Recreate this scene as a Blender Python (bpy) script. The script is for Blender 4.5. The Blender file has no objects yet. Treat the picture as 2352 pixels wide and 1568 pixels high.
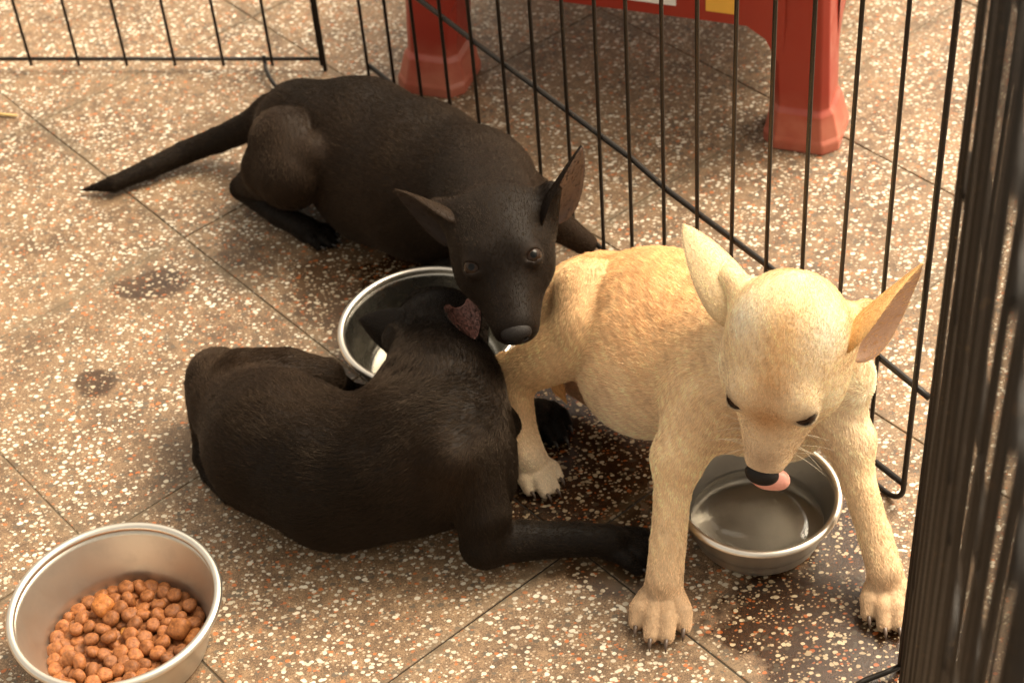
import bpy, math, random
import numpy as np
from mathutils import Vector, Matrix

random.seed(7)
rng = np.random.default_rng(7)
scene = bpy.context.scene
COL = scene.collection

# ------------------------------------------------------------------ camera
CAM_H = 1.02
PITCH = math.radians(42.0)
PLUMB = (1590.0 - 1176.0, -(5400.0 - 784.0))          # where plumb lines converge, from the picture centre
FOC = math.hypot(*PLUMB) * math.tan(PITCH)            # focal length in 2352-px-wide picture units
_d = np.array([PLUMB[0], PLUMB[1], -FOC]); _d /= np.linalg.norm(_d)
_up = -_d
_y = np.array([0, 0, -1.0]) - _up * (-_up[2]); _y /= np.linalg.norm(_y)
_x = np.cross(_y, _up)
ROT = np.array([_x, _y, _up])                         # camera axes -> world axes
CAM = np.array([0, 0, CAM_H])
cd = bpy.data.cameras.new('camera'); cam = bpy.data.objects.new('camera', cd); COL.objects.link(cam)
m = Matrix(ROT.tolist()).to_4x4(); m.translation = Vector(CAM); cam.matrix_world = m
cd.sensor_width = 36.0; cd.lens = 36.0 * FOC / 2352.0
cd.clip_start = 0.02; cd.clip_end = 200.0
cd.dof.use_dof = True; cd.dof.focus_distance = 1.25; cd.dof.aperture_fstop = 11.0
scene.camera = cam
CR, CU, CT = ROT[:, 0], ROT[:, 1], ROT[:, 2]          # camera right, up, towards the viewer

# ------------------------------------------------------------------ light
SUN_AZ, SUN_EL = math.radians(62.0), math.radians(52.0)   # azimuth measured from +Y towards +X
world = bpy.data.worlds.new("World"); scene.world = world; world.use_nodes = True
wn, wl = world.node_tree.nodes, world.node_tree.links
bg = wn['Background']
sky = wn.new('ShaderNodeTexSky'); sky.sky_type = 'NISHITA'; sky.sun_disc = False
sky.sun_elevation = SUN_EL; sky.sun_rotation = SUN_AZ
sky.air_density = 1.0; sky.dust_density = 6.0; sky.ozone_density = 1.0
hs = wn.new('ShaderNodeHueSaturation'); hs.inputs['Saturation'].default_value = 0.25
wl.new(sky.outputs[0], hs.inputs['Color'])
tm = wn.new('ShaderNodeMix'); tm.data_type = 'RGBA'; tm.blend_type = 'MULTIPLY'; tm.inputs[0].default_value = 1.0
tm.inputs[7].default_value = (1.0, 0.865, 0.675, 1)
wl.new(hs.outputs[0], tm.inputs[6]); wl.new(tm.outputs[2], bg.inputs['Color'])
bg.inputs['Strength'].default_value = 0.105
sl = bpy.data.lights.new('sun', 'SUN'); sl.energy = 1.4; sl.angle = math.radians(36); sl.color = (1.0, 0.885, 0.70)
so = bpy.data.objects.new('sun', sl); COL.objects.link(so)
sdir = Vector((math.sin(SUN_AZ) * math.cos(SUN_EL), math.cos(SUN_AZ) * math.cos(SUN_EL), math.sin(SUN_EL)))
so.rotation_euler = sdir.to_track_quat('Z', 'Y').to_euler()
scene.view_settings.view_transform = 'Standard'; scene.view_settings.look = 'None'
scene.view_settings.gamma = 1.0; scene.view_settings.use_curve_mapping = False
scene.view_settings.exposure = 1.8
scene.render.engine = 'CYCLES'
scene.cycles.use_denoising = True
scene.cycles.max_bounces = 6
scene.cycles_curves.shape = 'RIBBONS'
scene.cycles_curves.subdivisions = 2

# ------------------------------------------------------------------ helpers
def at(px, py, z=0.0):
    d = ROT @ np.array([px - 1176.0, -(py - 784.0), -FOC])
    return CAM + d * ((z - CAM_H) / d[2])
def mpp(p):                                           # metres per picture unit at p
    return -(ROT.T @ (np.asarray(p) - CAM))[2] / FOC
def proj(p):
    q = ROT.T @ (np.asarray(p) - CAM)
    return 1176 + q[0] / -q[2] * FOC, 784 - q[1] / -q[2] * FOC
def nrm(v):
    v = np.asarray(v, float); return v / np.linalg.norm(v)

def mesh_np(name, V, F):
    """mesh from vertex array and a list/array of equal-length faces"""
    me = bpy.data.meshes.new(name)
    F = np.asarray(F, np.int32); V = np.asarray(V, np.float32)
    n, k = F.shape
    me.vertices.add(len(V)); me.vertices.foreach_set('co', V.ravel())
    me.loops.add(n * k); me.loops.foreach_set('vertex_index', F.ravel())
    me.polygons.add(n)
    me.polygons.foreach_set('loop_start', np.arange(0, n * k, k, dtype=np.int32))
    me.polygons.foreach_set('use_smooth', np.ones(n, bool))
    me.update(calc_edges=True); me.validate()
    return me
def link(name, me, mat=None, parent=None):
    o = bpy.data.objects.new(name, me); COL.objects.link(o)
    if mat and me is not None and len(me.materials) == 0: me.materials.append(mat)
    if parent is not None:
        o.parent = parent
        o.matrix_parent_inverse = Matrix.Translation(-Vector(parent.location)) if parent.parent is None else parent.matrix_parent_inverse.copy()
    return o
def tag(o, label=None, cat=None, group=None, kind=None):
    if label: o['label'] = label
    if cat: o['category'] = cat
    if group: o['group'] = group
    if kind: o['kind'] = kind
    return o
def empty(name, loc, label, cat, group=None):
    o = bpy.data.objects.new(name, None); COL.objects.link(o); o.location = Vector(loc); o.empty_display_size = .02
    return tag(o, label, cat, group)
def flat(me):
    me.polygons.foreach_set('use_smooth', np.zeros(len(me.polygons), bool)); return me

class NT:
    def __init__(s, name):
        s.m = bpy.data.materials.new(name); s.m.use_nodes = True
        s.n, s.l = s.m.node_tree.nodes, s.m.node_tree.links
        s.b = s.n['Principled BSDF']
    def node(s, t, **kw):
        n = s.n.new('ShaderNode' + t)
        for k, v in kw.items(): setattr(n, k, v)
        return n
    def put(s, sock, v):
        if isinstance(v, bpy.types.NodeSocket): s.l.new(v, sock)
        elif isinstance(v, (tuple, list)) and len(v) == 3 and len(sock.default_value) == 4: sock.default_value = (*v, 1)
        else: sock.default_value = v
    def math(s, op, a, b=None, c=None, clamp=False):
        n = s.node('Math', operation=op, use_clamp=clamp)
        for i, v in enumerate((a, b, c)):
            if v is not None: s.put(n.inputs[i], v)
        return n.outputs[0]
    def vmath(s, op, a, b=None, out=0):
        n = s.node('VectorMath', operation=op); s.put(n.inputs[0], a)
        if b is not None: s.put(n.inputs[3 if op == 'SCALE' else 1], b)
        return n.outputs[out]
    def mix(s, f, a, b, bt='MIX'):
        n = s.node('Mix', data_type='RGBA', blend_type=bt); s.put(n.inputs[0], f); s.put(n.inputs[6], a); s.put(n.inputs[7], b)
        return n.outputs[2]
    def noise(s, vec, scale, detail=2, rough=.5, dim='3D', out=0):
        n = s.node('TexNoise', noise_dimensions=dim); s.put(n.inputs['Vector'], vec)
        n.inputs['Scale'].default_value = scale; n.inputs['Detail'].default_value = detail; n.inputs['Roughness'].default_value = rough
        return n.outputs[out]
    def step(s, v, lo, hi, to0=0.0, to1=1.0):
        n = s.node('MapRange', interpolation_type='SMOOTHSTEP'); s.put(n.inputs[0], v)
        for i, x in zip((1, 2, 3, 4), (lo, hi, to0, to1)): n.inputs[i].default_value = x
        return n.outputs[0]
    def bump(s, h, dist, strength=1.0):
        n = s.node('Bump'); s.put(n.inputs['Height'], h); n.inputs['Distance'].default_value = dist; n.inputs['Strength'].default_value = strength
        s.l.new(n.outputs[0], s.b.inputs['Normal'])
    def set(s, **kw):
        for k, v in kw.items(): s.put(s.b.inputs[k.replace('_', ' ')], v)
        return s.m

# ------------------------------------------------------------------ floor
GRID_A = math.radians(38.0)
U2 = np.array([math.cos(GRID_A), math.sin(GRID_A)]); N2 = np.array([-math.sin(GRID_A), math.cos(GRID_A)])
TS = 0.2625
OU, ON = 0.318, 0.689                                  # one joint crossing, in grid coordinates
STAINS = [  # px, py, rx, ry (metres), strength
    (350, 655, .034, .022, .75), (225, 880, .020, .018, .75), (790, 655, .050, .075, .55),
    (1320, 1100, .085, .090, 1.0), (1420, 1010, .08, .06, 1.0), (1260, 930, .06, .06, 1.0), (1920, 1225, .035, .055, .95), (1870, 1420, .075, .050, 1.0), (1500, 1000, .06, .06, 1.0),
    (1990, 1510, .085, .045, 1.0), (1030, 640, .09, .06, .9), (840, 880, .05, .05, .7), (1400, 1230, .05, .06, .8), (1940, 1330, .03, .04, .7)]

def terrazzo(name, joints):
    s = NT(name)
    geo = s.node('NewGeometry'); P = geo.outputs['Position']
    sep = s.node('SeparateXYZ'); s.l.new(P, sep.inputs[0])
    gu = s.math('ADD', s.math('MULTIPLY', sep.outputs[0], float(U2[0])), s.math('MULTIPLY', sep.outputs[1], float(U2[1])))
    gn = s.math('ADD', s.math('MULTIPLY', sep.outputs[0], float(N2[0])), s.math('MULTIPLY', sep.outputs[1], float(N2[1])))
    gu = s.math('DIVIDE', s.math('SUBTRACT', gu, OU), TS); gn = s.math('DIVIDE', s.math('SUBTRACT', gn, ON), TS)
    cell = s.node('CombineXYZ'); s.l.new(s.math('FLOOR', gu), cell.inputs[0]); s.l.new(s.math('FLOOR', gn), cell.inputs[1])
    wnz = s.node('TexWhiteNoise', noise_dimensions='2D'); s.l.new(cell.outputs[0], wnz.inputs['Vector'])
    rnd, rcol = wnz.outputs['Value'], wnz.outputs['Color']
    flatp = s.node('CombineXYZ'); s.l.new(sep.outputs[0], flatp.inputs[0]); s.l.new(sep.outputs[1], flatp.inputs[1])
    P2 = s.vmath('ADD', flatp.outputs[0], s.vmath('SCALE', rcol, 5.0))
    warp = s.vmath('SCALE', s.vmath('SUBTRACT', s.noise(P2, 260, 2, out=1), (.5, .5, .5)), .0017)
    PW = s.vmath('ADD', P2, warp)
    def chips(scale, rot, stretch, frac, r0, r1, dens=None):
        mp = s.node('Mapping'); mp.inputs['Rotation'].default_value[2] = rot
        mp.inputs['Scale'].default_value = (1.0, stretch, 1); s.l.new(PW, mp.inputs['Vector'])
        v = s.node('TexVoronoi', voronoi_dimensions='2D', feature='F1'); s.l.new(mp.outputs[0], v.inputs['Vector'])
        v.inputs['Scale'].default_value = scale
        sc = s.node('SeparateColor'); s.l.new(v.outputs['Color'], sc.inputs[0])
        r = s.step(sc.outputs[1], 0, 1, r0, r1)
        inside = s.math('SUBTRACT', r, v.outputs['Distance'])
        mk = s.step(inside, 0, .07)
        th = frac if dens is None else s.math('MULTIPLY', dens, frac)
        on = s.math('LESS_THAN', sc.outputs[0], th)
        return s.math('MULTIPLY', mk, on), sc.outputs[2]
    dens = s.step(s.noise(P2, 16, 2), .3, .7, .55, 1.35)
    w1, c1 = chips(150, .4, 1.35, .21, .15, .38, dens)
    w2, c2 = chips(168, 2.1, 1.4, .21, .15, .37, dens)
    w3, c3 = chips(190, 1.2, 1.15, .22, .17, .38, dens)
    w4, c4 = chips(330, .9, 1.2, .26, .20, .42)
    o1, _ = chips(170, 2.6, 1.4, .085, .2, .38)
    o2, _ = chips(260, 1.6, 1.4, .09, .2, .40)
    g1, _ = chips(145, .1, 1.4, .24, .2, .45)
    fine = s.noise(P2, 1100, 3, .7); mid = s.noise(P2, 90, 3, .6); big = s.noise(P, 5.5, 3, .55)
    base = s.mix(s.step(mid, .3, .7), (.112, .069, .037), (.255, .165, .092))
    base = s.mix(s.step(big, .38, .64), base, s.mix(.5, base, (.29, .195, .112)))
    tint = s.mix(rnd, (.86, .85, .86), (1.08, 1.06, 1.04)); base = s.mix(1.0, base, tint, 'MULTIPLY')
    base = s.mix(1.0, base, s.mix(s.step(fine, .3, .72), (.36, .32, .28), (1.5, 1.5, 1.5)), 'MULTIPLY')
    # water spilt on the floor
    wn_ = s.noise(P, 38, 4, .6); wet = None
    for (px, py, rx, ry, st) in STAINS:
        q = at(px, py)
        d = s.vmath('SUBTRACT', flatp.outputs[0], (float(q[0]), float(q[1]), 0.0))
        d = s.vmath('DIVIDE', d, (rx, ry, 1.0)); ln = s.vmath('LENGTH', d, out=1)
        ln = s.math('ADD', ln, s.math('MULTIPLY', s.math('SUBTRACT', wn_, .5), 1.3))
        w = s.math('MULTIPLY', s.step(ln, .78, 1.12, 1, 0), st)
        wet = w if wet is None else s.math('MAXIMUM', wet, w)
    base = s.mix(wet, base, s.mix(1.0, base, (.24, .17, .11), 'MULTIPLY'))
    c = s.mix(s.math('MULTIPLY', g1, .75), base, (.085, .072, .052))
    c = s.mix(s.math('MULTIPLY', w4, .75), c, (.50, .39, .27))
    c = s.mix(s.math('MULTIPLY', o2, .8), c, (.42, .13, .035))
    c = s.mix(s.math('MULTIPLY', o1, .85), c, (.48, .14, .035))
    white = s.mix(c1, (.46, .40, .30), (.76, .70, .57))
    for w in (w3, w2, w1): c = s.mix(s.math('MULTIPLY', w, .93), c, white)
    # dirt along joints
    def edge(g):
        f = s.math('FRACT', g); return s.math('MINIMUM', f, s.math('SUBTRACT', 1.0, f))
    ed = s.math('MULTIPLY', s.math('MINIMUM', edge(gu), edge(gn)), TS)
    ed = s.math('ADD', ed, s.math('MULTIPLY', s.math('SUBTRACT', s.noise(P, 45, 3), .5), .016))
    dirt = s.math('MULTIPLY', s.step(ed, .0, .014, 1, 0), s.step(s.noise(P, 9, 2), .35, .65, .25, .85))
    c = s.mix(dirt, c, s.mix(.75, c, (.13, .095, .055)))
    if joints:
        c = s.mix(s.step(s.math('MULTIPLY', s.math('MINIMUM', edge(gu), edge(gn)), TS), .0006, .0016, 1, 0), c, (.02, .016, .011))
    # old grime in broad patches
    c = s.mix(s.step(s.noise(P, 13, 4, .6), .46, .70, 0, .75), c, s.mix(1.0, c, (.58, .54, .48), 'MULTIPLY'))
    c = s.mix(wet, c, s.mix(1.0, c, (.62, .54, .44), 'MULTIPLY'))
    rough = s.mix(wet, (.62, .62, .62), (.22, .22, .22))
    s.set(Base_Color=c, Roughness=rough)
    h = s.math('ADD', s.math('MULTIPLY', fine, .5), s.math('MULTIPLY', w1, .35))
    s.bump(h, .0006, .7)
    return s.m
M_TILE = terrazzo('terrazzo_tile', False)
M_GROUND = terrazzo('terrazzo_far', True)
s = NT('joint_mortar'); P = s.node('NewGeometry').outputs['Position']
jd = s.step(s.vmath('LENGTH', s.vmath('SUBTRACT', P, tuple(float(v) for v in at(1130, 1400))), out=1), .12, .34)
s.set(Base_Color=s.mix(jd, (.016, .012, .008), s.mix(s.step(s.noise(P, 11, 3), .35, .62), (.10, .074, .048), (.19, .138, .088))), Roughness=.95); M_JOINT = s.m

def build_floor():
    # the paved floor: a mortar bed carrying separate square tiles, going on as plain paving beyond them
    R, r = 40.0, 1.75
    ring = [(-R, -R), (R, -R), (R, R), (-R, R)]
    V = [(x, y, -.0013) for x, y in ring]
    bed = link('floor', mesh_np('floor', V, [(0, 1, 2, 3)]), M_JOINT); bed['kind'] = 'structure'
    half = TS / 2 - .0006
    c = .0008
    def loop(hw, z): return [(-hw, -hw, z), (hw, -hw, z), (hw, hw, z), (-hw, hw, z)]
    V = loop(half, -.0116) + loop(half, -c * 1.2) + loop(half - c * .4, -c * .35) + loop(half - c * 1.3, 0)
    F = []
    for k in range(3):
        for i in range(4):
            j = (i + 1) % 4; F.append((k * 4 + i, k * 4 + j, k * 4 + 4 + j, k * 4 + 4 + i))
    F.append((12, 13, 14, 15))
    tm_ = flat(mesh_np('tile', V, F)); tm_.materials.append(M_TILE)
    cc = at(1176, 640)[:2]
    iu0 = round((cc @ U2 - OU) / TS); in0 = round((cc @ N2 - ON) / TS)
    lo, hi = -7, 8
    rr = random.Random(3)
    for a in range(lo, hi):
        for b in range(lo, hi):
            g = U2 * (OU + (iu0 + a + .5) * TS) + N2 * (ON + (in0 + b + .5) * TS)
            o = link('tile', tm_, None, bed)
            o.location = (g[0], g[1], rr.uniform(-.0007, .0002))
            o.rotation_euler = (rr.uniform(-.0022, .0022), rr.uniform(-.0022, .0022), GRID_A + rr.uniform(-.002, .002))
    # plain paving outside the laid tiles (one sheet with a square hole)
    e0u, e1u = OU + (iu0 + lo) * TS, OU + (iu0 + hi) * TS
    e0n, e1n = ON + (in0 + lo) * TS, ON + (in0 + hi) * TS
    inner = [U2 * u + N2 * n for u, n in ((e0u, e0n), (e1u, e0n), (e1u, e1n), (e0u, e1n))]
    outer = [U2 * u * 1 + N2 * n for u, n in ((-R, -R), (R, -R), (R, R), (-R, R))]
    V = [(p[0], p[1], -.001) for p in inner + outer]
    F = [(i, (i + 1) % 4, 4 + (i + 1) % 4, 4 + i) for i in range(4)]
    me = mesh_np('pavement', V, [f[::-1] for f in F]); g = link('pavement', me, M_GROUND); g['kind'] = 'structure'
build_floor()

# ------------------------------------------------------------------ small mesh builders
def lathe(profile, n=96):
    prof = np.array(profile, float); k = len(prof)
    a = np.arange(n) * 2 * np.pi / n
    V = np.stack([np.outer(np.cos(a), prof[:, 0]), np.outer(np.sin(a), prof[:, 0]), np.tile(prof[:, 1], (n, 1))], -1).reshape(-1, 3)
    F = []
    for i in range(n):
        j = (i + 1) % n
        for q in range(k - 1): F.append((i * k + q, j * k + q, j * k + q + 1, i * k + q + 1))
    return V, F
def tube_np(pts, r, n=8, caps=True):
    """round bar along a polyline; r a number or one per point"""
    pts = np.array(pts, float); m_ = len(pts); r = np.broadcast_to(np.asarray(r, float), (m_,))
    T = np.gradient(pts, axis=0); T /= np.linalg.norm(T, axis=1)[:, None]
    ref = np.array([0, 0, 1.0]) if abs(T[0][2]) < .9 else np.array([1.0, 0, 0])
    V = []
    for i in range(m_):
        u = np.cross(T[i], ref); u /= np.linalg.norm(u); w = np.cross(T[i], u)
        for k in range(n):
            a = 2 * np.pi * k / n; V.append(pts[i] + r[i] * (np.cos(a) * u + np.sin(a) * w))
    F = []
    for i in range(m_ - 1):
        for k in range(n):
            k2 = (k + 1) % n; F.append((i * n + k, i * n + k2, (i + 1) * n + k2, (i + 1) * n + k))
    if caps:
        a, b = len(V), len(V) + 1; V += [pts[0], pts[-1]]
        for k in range(n):
            k2 = (k + 1) % n
            F.append((a, k2, k, k)); F.append((b, (m_ - 1) * n + k, (m_ - 1) * n + k2, (m_ - 1) * n + k2))
    return np.array(V), F
def mesh_any(name, V, F):
    me = bpy.data.meshes.new(name)
    me.from_pydata([tuple(v) for v in V], [], [tuple(dict.fromkeys(f)) for f in F]); me.update()
    me.polygons.foreach_set('use_smooth', np.ones(len(me.polygons), bool)); return me
def box_vf(lo, hi):
    (x0, y0, z0), (x1, y1, z1) = lo, hi
    V = [(x0, y0, z0), (x1, y0, z0), (x1, y1, z0), (x0, y1, z0), (x0, y0, z1), (x1, y0, z1), (x1, y1, z1), (x0, y1, z1)]
    return V, [(3, 2, 1, 0), (4, 5, 6, 7), (0, 1, 5, 4), (1, 2, 6, 5), (2, 3, 7, 6), (3, 0, 4, 7)]

# ------------------------------------------------------------------ bowls
def steel(name, rough, col):
    s = NT(name); co = s.node('TexCoord').outputs['Object']
    sp = s.node('SeparateXYZ'); s.l.new(co, sp.inputs[0])
    ring = s.node('CombineXYZ'); s.l.new(s.math('MULTIPLY', sp.outputs[2], 60.0), ring.inputs[2])
    br = s.noise(ring.outputs[0], 40, 3, .7); sm = s.noise(co, 55, 4, .6)
    c = s.mix(s.step(sm, .45, .75, 0, .35), col, tuple(x * .72 for x in col))
    s.set(Base_Color=c, Metallic=1.0, Roughness=s.math('ADD', s.math('MULTIPLY', br, .12), s.math('ADD', s.math('MULTIPLY', sm, .14), rough - .12)))
    s.bump(br, .00012, .4)
    return s.m
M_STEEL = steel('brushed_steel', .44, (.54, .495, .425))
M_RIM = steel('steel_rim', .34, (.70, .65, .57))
M_STEELD = steel('shaded_polished_steel', .26, (.40, .38, .33))  # smoother steel, its colour also darkened for shade under the puppies' heads
def bowl(px, py, r, hgt, label, mat=None, group='steel feeding bowls'):
    c = at(px, py, hgt)
    root = empty('feeding_bowl', (c[0], c[1], 0), label, 'bowl', group)
    rb = r * .80
    pr = [(0.0001, .003), (rb * .5, .0028), (rb * .86, .0022)]
    for a in np.linspace(.14, 1, 7): pr.append((rb * .86 + rb * .12 * math.sin(a * math.pi / 2), .0022 + .0095 * (1 - math.cos(a * math.pi / 2))))
    z0, r0 = pr[-1][1], pr[-1][0]
    for a in np.linspace(.1, 1, 8): pr.append((r0 + (r - .0035 - r0) * a ** .92, z0 + (hgt - .004 - z0) * a))
    inner = list(pr); outer = [(x + .0011, max(z - .0012, 0.0003)) for x, z in inner][::-1]
    outer[-1] = (.0001, .0010)
    V, F = lathe(inner + outer); me = mesh_np('bowl_wall', V, F)
    b = link('bowl_wall', me, mat or M_STEEL, root); b.matrix_parent_inverse = Matrix(); 
    prof = []
    for k in range(15):
        a = 2 * math.pi * k / 14; prof.append((r - .0017 + .0031 * math.cos(a), hgt - .003 + .0030 * math.sin(a)))
    V, F = lathe(prof, 128); rm = link('rim', mesh_np('bowl_rim', V, F), M_RIM, root); rm.matrix_parent_inverse = Matrix()
    return root, np.array([c[0], c[1], 0.0]), rb
B_FOOD, c_food, rb_food = bowl(261, 1380, .0745, .053, 'steel bowl half filled with brown kibble in front of the curled black puppy')
B_WATER, c_water, rb_water = bowl(1741, 1128, .0598, .043, 'steel water bowl between the front legs of the tan puppy')
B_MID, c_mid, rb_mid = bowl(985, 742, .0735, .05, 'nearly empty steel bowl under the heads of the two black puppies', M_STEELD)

s = NT('bowl_water'); s.set(Base_Color=(.97, .96, .93), Roughness=.03, Transmission_Weight=1.0, IOR=1.33); M_WATER = s.m
def water_disc(center, r, z, label, name='water'):
    V, F = lathe([(.0001, z - .003), (r - .003, z - .003), (r, z - .001), (r, z), (r * .6, z - .0002), (.0001, z - .0002)], 64)
    o = link(name, mesh_np(name, V, F), M_WATER); o.location = tuple(center)
    return tag(o, label, 'water', kind='thing')
water_disc(c_water, rb_water * 1.055, .0165, 'clear water standing in the bowl under the tan puppy\'s muzzle')

# kibble
s = NT('kibble'); co = s.node('TexCoord').outputs['Object']; oi = s.node('ObjectInfo')
cv = s.vmath('ADD', co, s.vmath('SCALE', oi.outputs['Location'], 40.0))
n1 = s.noise(cv, 420, 4, .7)
c = s.mix(s.step(n1, .3, .72), (.165, .052, .012), (.34, .125, .032))
c = s.mix(1.0, c, s.mix(oi.outputs['Random'], (.72, .70, .66), (1.15, 1.12, 1.08)), 'MULTIPLY')
c = s.mix(1.0, c, oi.outputs['Color'], 'MULTIPLY')
s.set(Base_Color=c, Roughness=.62); s.bump(s.noise(cv, 1100, 3, .6), .0006, .7); M_KIB = s.m
def kibble_mesh(name, r, t, seed, square=False):
    V, F = lathe([(.0002, -t), (r * .55, -t * 1.02), (r * .86, -t * .78), (r, -t * .25), (r, t * .25), (r * .86, t * .78), (r * .55, t * 1.0), (.0002, t * .92)], 16)
    g = np.random.default_rng(seed); ph = g.uniform(0, 6, 6)
    for v in V:
        a = math.atan2(v[1], v[0])
        q = 1 + .045 * math.sin(2 * a + ph[0]) + .03 * math.sin(3 * a + ph[1]) + .02 * math.sin(5 * a + ph[2] + v[2] * 300)
        if square: q *= 1 + .10 * math.cos(4 * a)
        v[:2] *= q; v[2] *= 1 + .07 * math.sin(a + ph[3]) + .05 * math.sin(2 * a + ph[4])
    me = mesh_np(name, V, F); me.materials.append(M_KIB); return me
def build_kibble():
    N = 205; r = rng.uniform(.0049, .0062, N); big = [0, 1, 2]; r[big] = .0086; r[3] = .0046
    lim = rb_food * .965
    ang = rng.uniform(0, 2 * np.pi, N); rad = np.sqrt(rng.uniform(0, 1, N)) * (lim - .006)
    X = np.stack([rad * np.cos(ang), rad * np.sin(ang), rng.uniform(.006, .03, N)], 1)
    # heap leans towards the side nearest the viewer and to the right
    for q, (pxx, pyy) in zip(big, ((232, 1382), (412, 1425), (437, 1448))): X[q] = at(pxx, pyy, .022) - c_food
    X[3] = at(288, 1408, .022) - c_food
    for it in range(260):
        X[:, 2] -= .0004; X[:, 1] -= .00003
        D = X[:, None] - X[None]; L = np.linalg.norm(D, axis=2) + 1e-9
        ov = np.maximum((r[:, None] + r[None]) * .86 - L, 0); np.fill_diagonal(ov, 0)
        X += (D / L[..., None] * ov[..., None]).sum(1) * .35
        X[:, 2] = np.maximum(X[:, 2], .0026 + r * .62)
        q = np.linalg.norm(X[:, :2], axis=1); f = np.minimum(1, (lim + .12 * X[:, 2] - r) / np.maximum(q, 1e-6)); X[:, :2] *= f[:, None]
    meshes = [kibble_mesh('kibble', .0055, .0032, k) for k in range(6)]
    bigm = [kibble_mesh('large_kibble', .0084, .0056, 20 + k, True) for k in range(3)]
    biglab = ['large orange square kibble on the left of the heap of food', 'large brown square kibble towards the right of the heap of food', 'large orange kibble against the right wall of the food bowl']
    yl = kibble_mesh('small_kibble', .0042, .0036, 33, True)
    for i in range(N):
        me = bigm[i] if i < 3 else yl if i == 3 else meshes[i % 6]
        o = link('kibble', me); o.location = tuple(c_food + X[i])
        tilt = rng.normal(0, .30 if i > 3 else .25, 2) + np.array([.18, 0])
        if i > 3 and rng.uniform() < .16: tilt[0] += 1.3
        o.rotation_euler = (tilt[0], tilt[1], rng.uniform(0, 6.28))
        if i > 3: o.scale = [r[i] / .0053] * 3
        o.color = (1.45, 1.45, 1.1, 1) if i in (0, 2) else (1.1, 1.1, 1, 1) if i == 1 else (1.9, 2.3, 1.6, 1) if i == 3 else (1, 1, 1, 1)
        if i < 3: tag(o, biglab[i], 'kibble', 'kibble in the food bowl')
        elif i == 3: tag(o, 'small pale yellow kibble in the middle of the heap', 'kibble', 'kibble in the food bowl')
        else: tag(o, 'round brown kibble heaped in the steel food bowl', 'kibble', 'kibble in the food bowl')
build_kibble()

# ------------------------------------------------------------------ wire pen
s = NT('black_wire'); P = s.node('NewGeometry').outputs['Position']
rust = s.step(s.noise(P, 70, 5, .7), .62, .76, 0, .8)
c = s.mix(rust, (.012, .0095, .0075), (.075, .034, .014)); c = s.mix(s.step(s.noise(P, 420, 3, .6), .66, .74, 0, .7), c, (.22, .13, .06))
s.set(Base_Color=c, Specular_IOR_Level=.25, Roughness=s.mix(rust, (.42, .42, .42), (.8, .8, .8))); s.bump(s.noise(P, 500, 3), .0004, .5); M_WIRE = s.m
WIRE_R = .00165
def bar(name, pts, r, parent, n=8):
    pts = np.array(pts, float)
    V, F = tube_np(pts - np.array(parent.location), r, n)
    o = link(name, mesh_any(name, V, F), M_WIRE, parent); o.matrix_parent_inverse = Matrix(); return o
def upright_mesh(h, r):
    V, F = tube_np([(0, 0, 0), (0, 0, h * .5), (0, 0, h)], r, 8); me = mesh_any('wire', V, F); me.materials.append(M_WIRE); return me
PANEL_H = .90
UPR = upright_mesh(PANEL_H, WIRE_R)
def panel(base, feet, label, lean=(0, 0), rails=None, ends=True):
    root = empty('fence_panel', (base[0], base[1], 0), label, 'fence', 'wire pen panels')
    feet = [np.array([f[0], f[1], 0.0]) for f in feet]
    for f in feet:
        o = link('wire', UPR, None, root); o.matrix_parent_inverse = Matrix()
        o.location = tuple(f - np.array(root.location) + np.array([0, 0, .006]))
        o.rotation_euler = (lean[0] + rng.normal(0, .0022), lean[1] + rng.normal(0, .0022), 0)
    return root, feet
# right panel: uprights where each wire meets the ground
GR, C1 = at(848, 192), at(2068, 1160)
gx = [850, 912, 977, 1045, 1112, 1181, 1250, 1320, 1389, 1455, 1528, 1601, 1674, 1749, 1825, 1902, 1990, 2068]
def on_line(px):
    # point of the ground line GR-C1 seen at picture x
    lo, hi = -.1, 1.1
    for _ in range(40):
        md = (lo + hi) / 2; x = proj(GR + (C1 - GR) * md)[0]
        if x < px: lo = md
        else: hi = md
    return GR + (C1 - GR) * lo
feetR = [on_line(x) for x in gx]
rootR, feetR = panel((feetR[8][0], feetR[8][1]), feetR[:-1], 'black wire pen panel slanting between the red stool and the puppies')
off = nrm([(C1 - GR)[1], -(C1 - GR)[0], 0]) * WIRE_R * 1.7
def rail_z(f, yrail):
    lo, hi = -.02, .5
    for _ in range(40):
        md = (lo + hi) / 2
        if proj(f + np.array([0, 0, md]))[1] > yrail(proj(f + np.array([0, 0, md]))[0]): lo = md
        else: hi = md
    return lo
ry = lambda x: float(np.interp(x, [600, 955, 1085, 1450, 1500, 1755, 2125, 2400], [-255, 0, 100, 372, 420, 612, 915, 1140]))
mid_pts = []
for i, f in enumerate(feetR + [C1]): mid_pts.append(f - off + np.array([0, 0, rail_z(f, ry)]))
mid_pts.append(mid_pts[-1] + (mid_pts[-1] - mid_pts[-2]) * .35)
bar('rail', mid_pts, .0025, rootR)
dl = nrm(C1 - GR)
bar('rail', [GR - off + [0, 0, .020], (GR + C1) / 2 - off + [0, 0, .019], C1 - off + [0, 0, .020]], .0025, rootR)
for z in (.44, .66, .895): bar('rail', [GR - off + [0, 0, z], C1 - off + [0, 0, z]], .0021, rootR)
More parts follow.
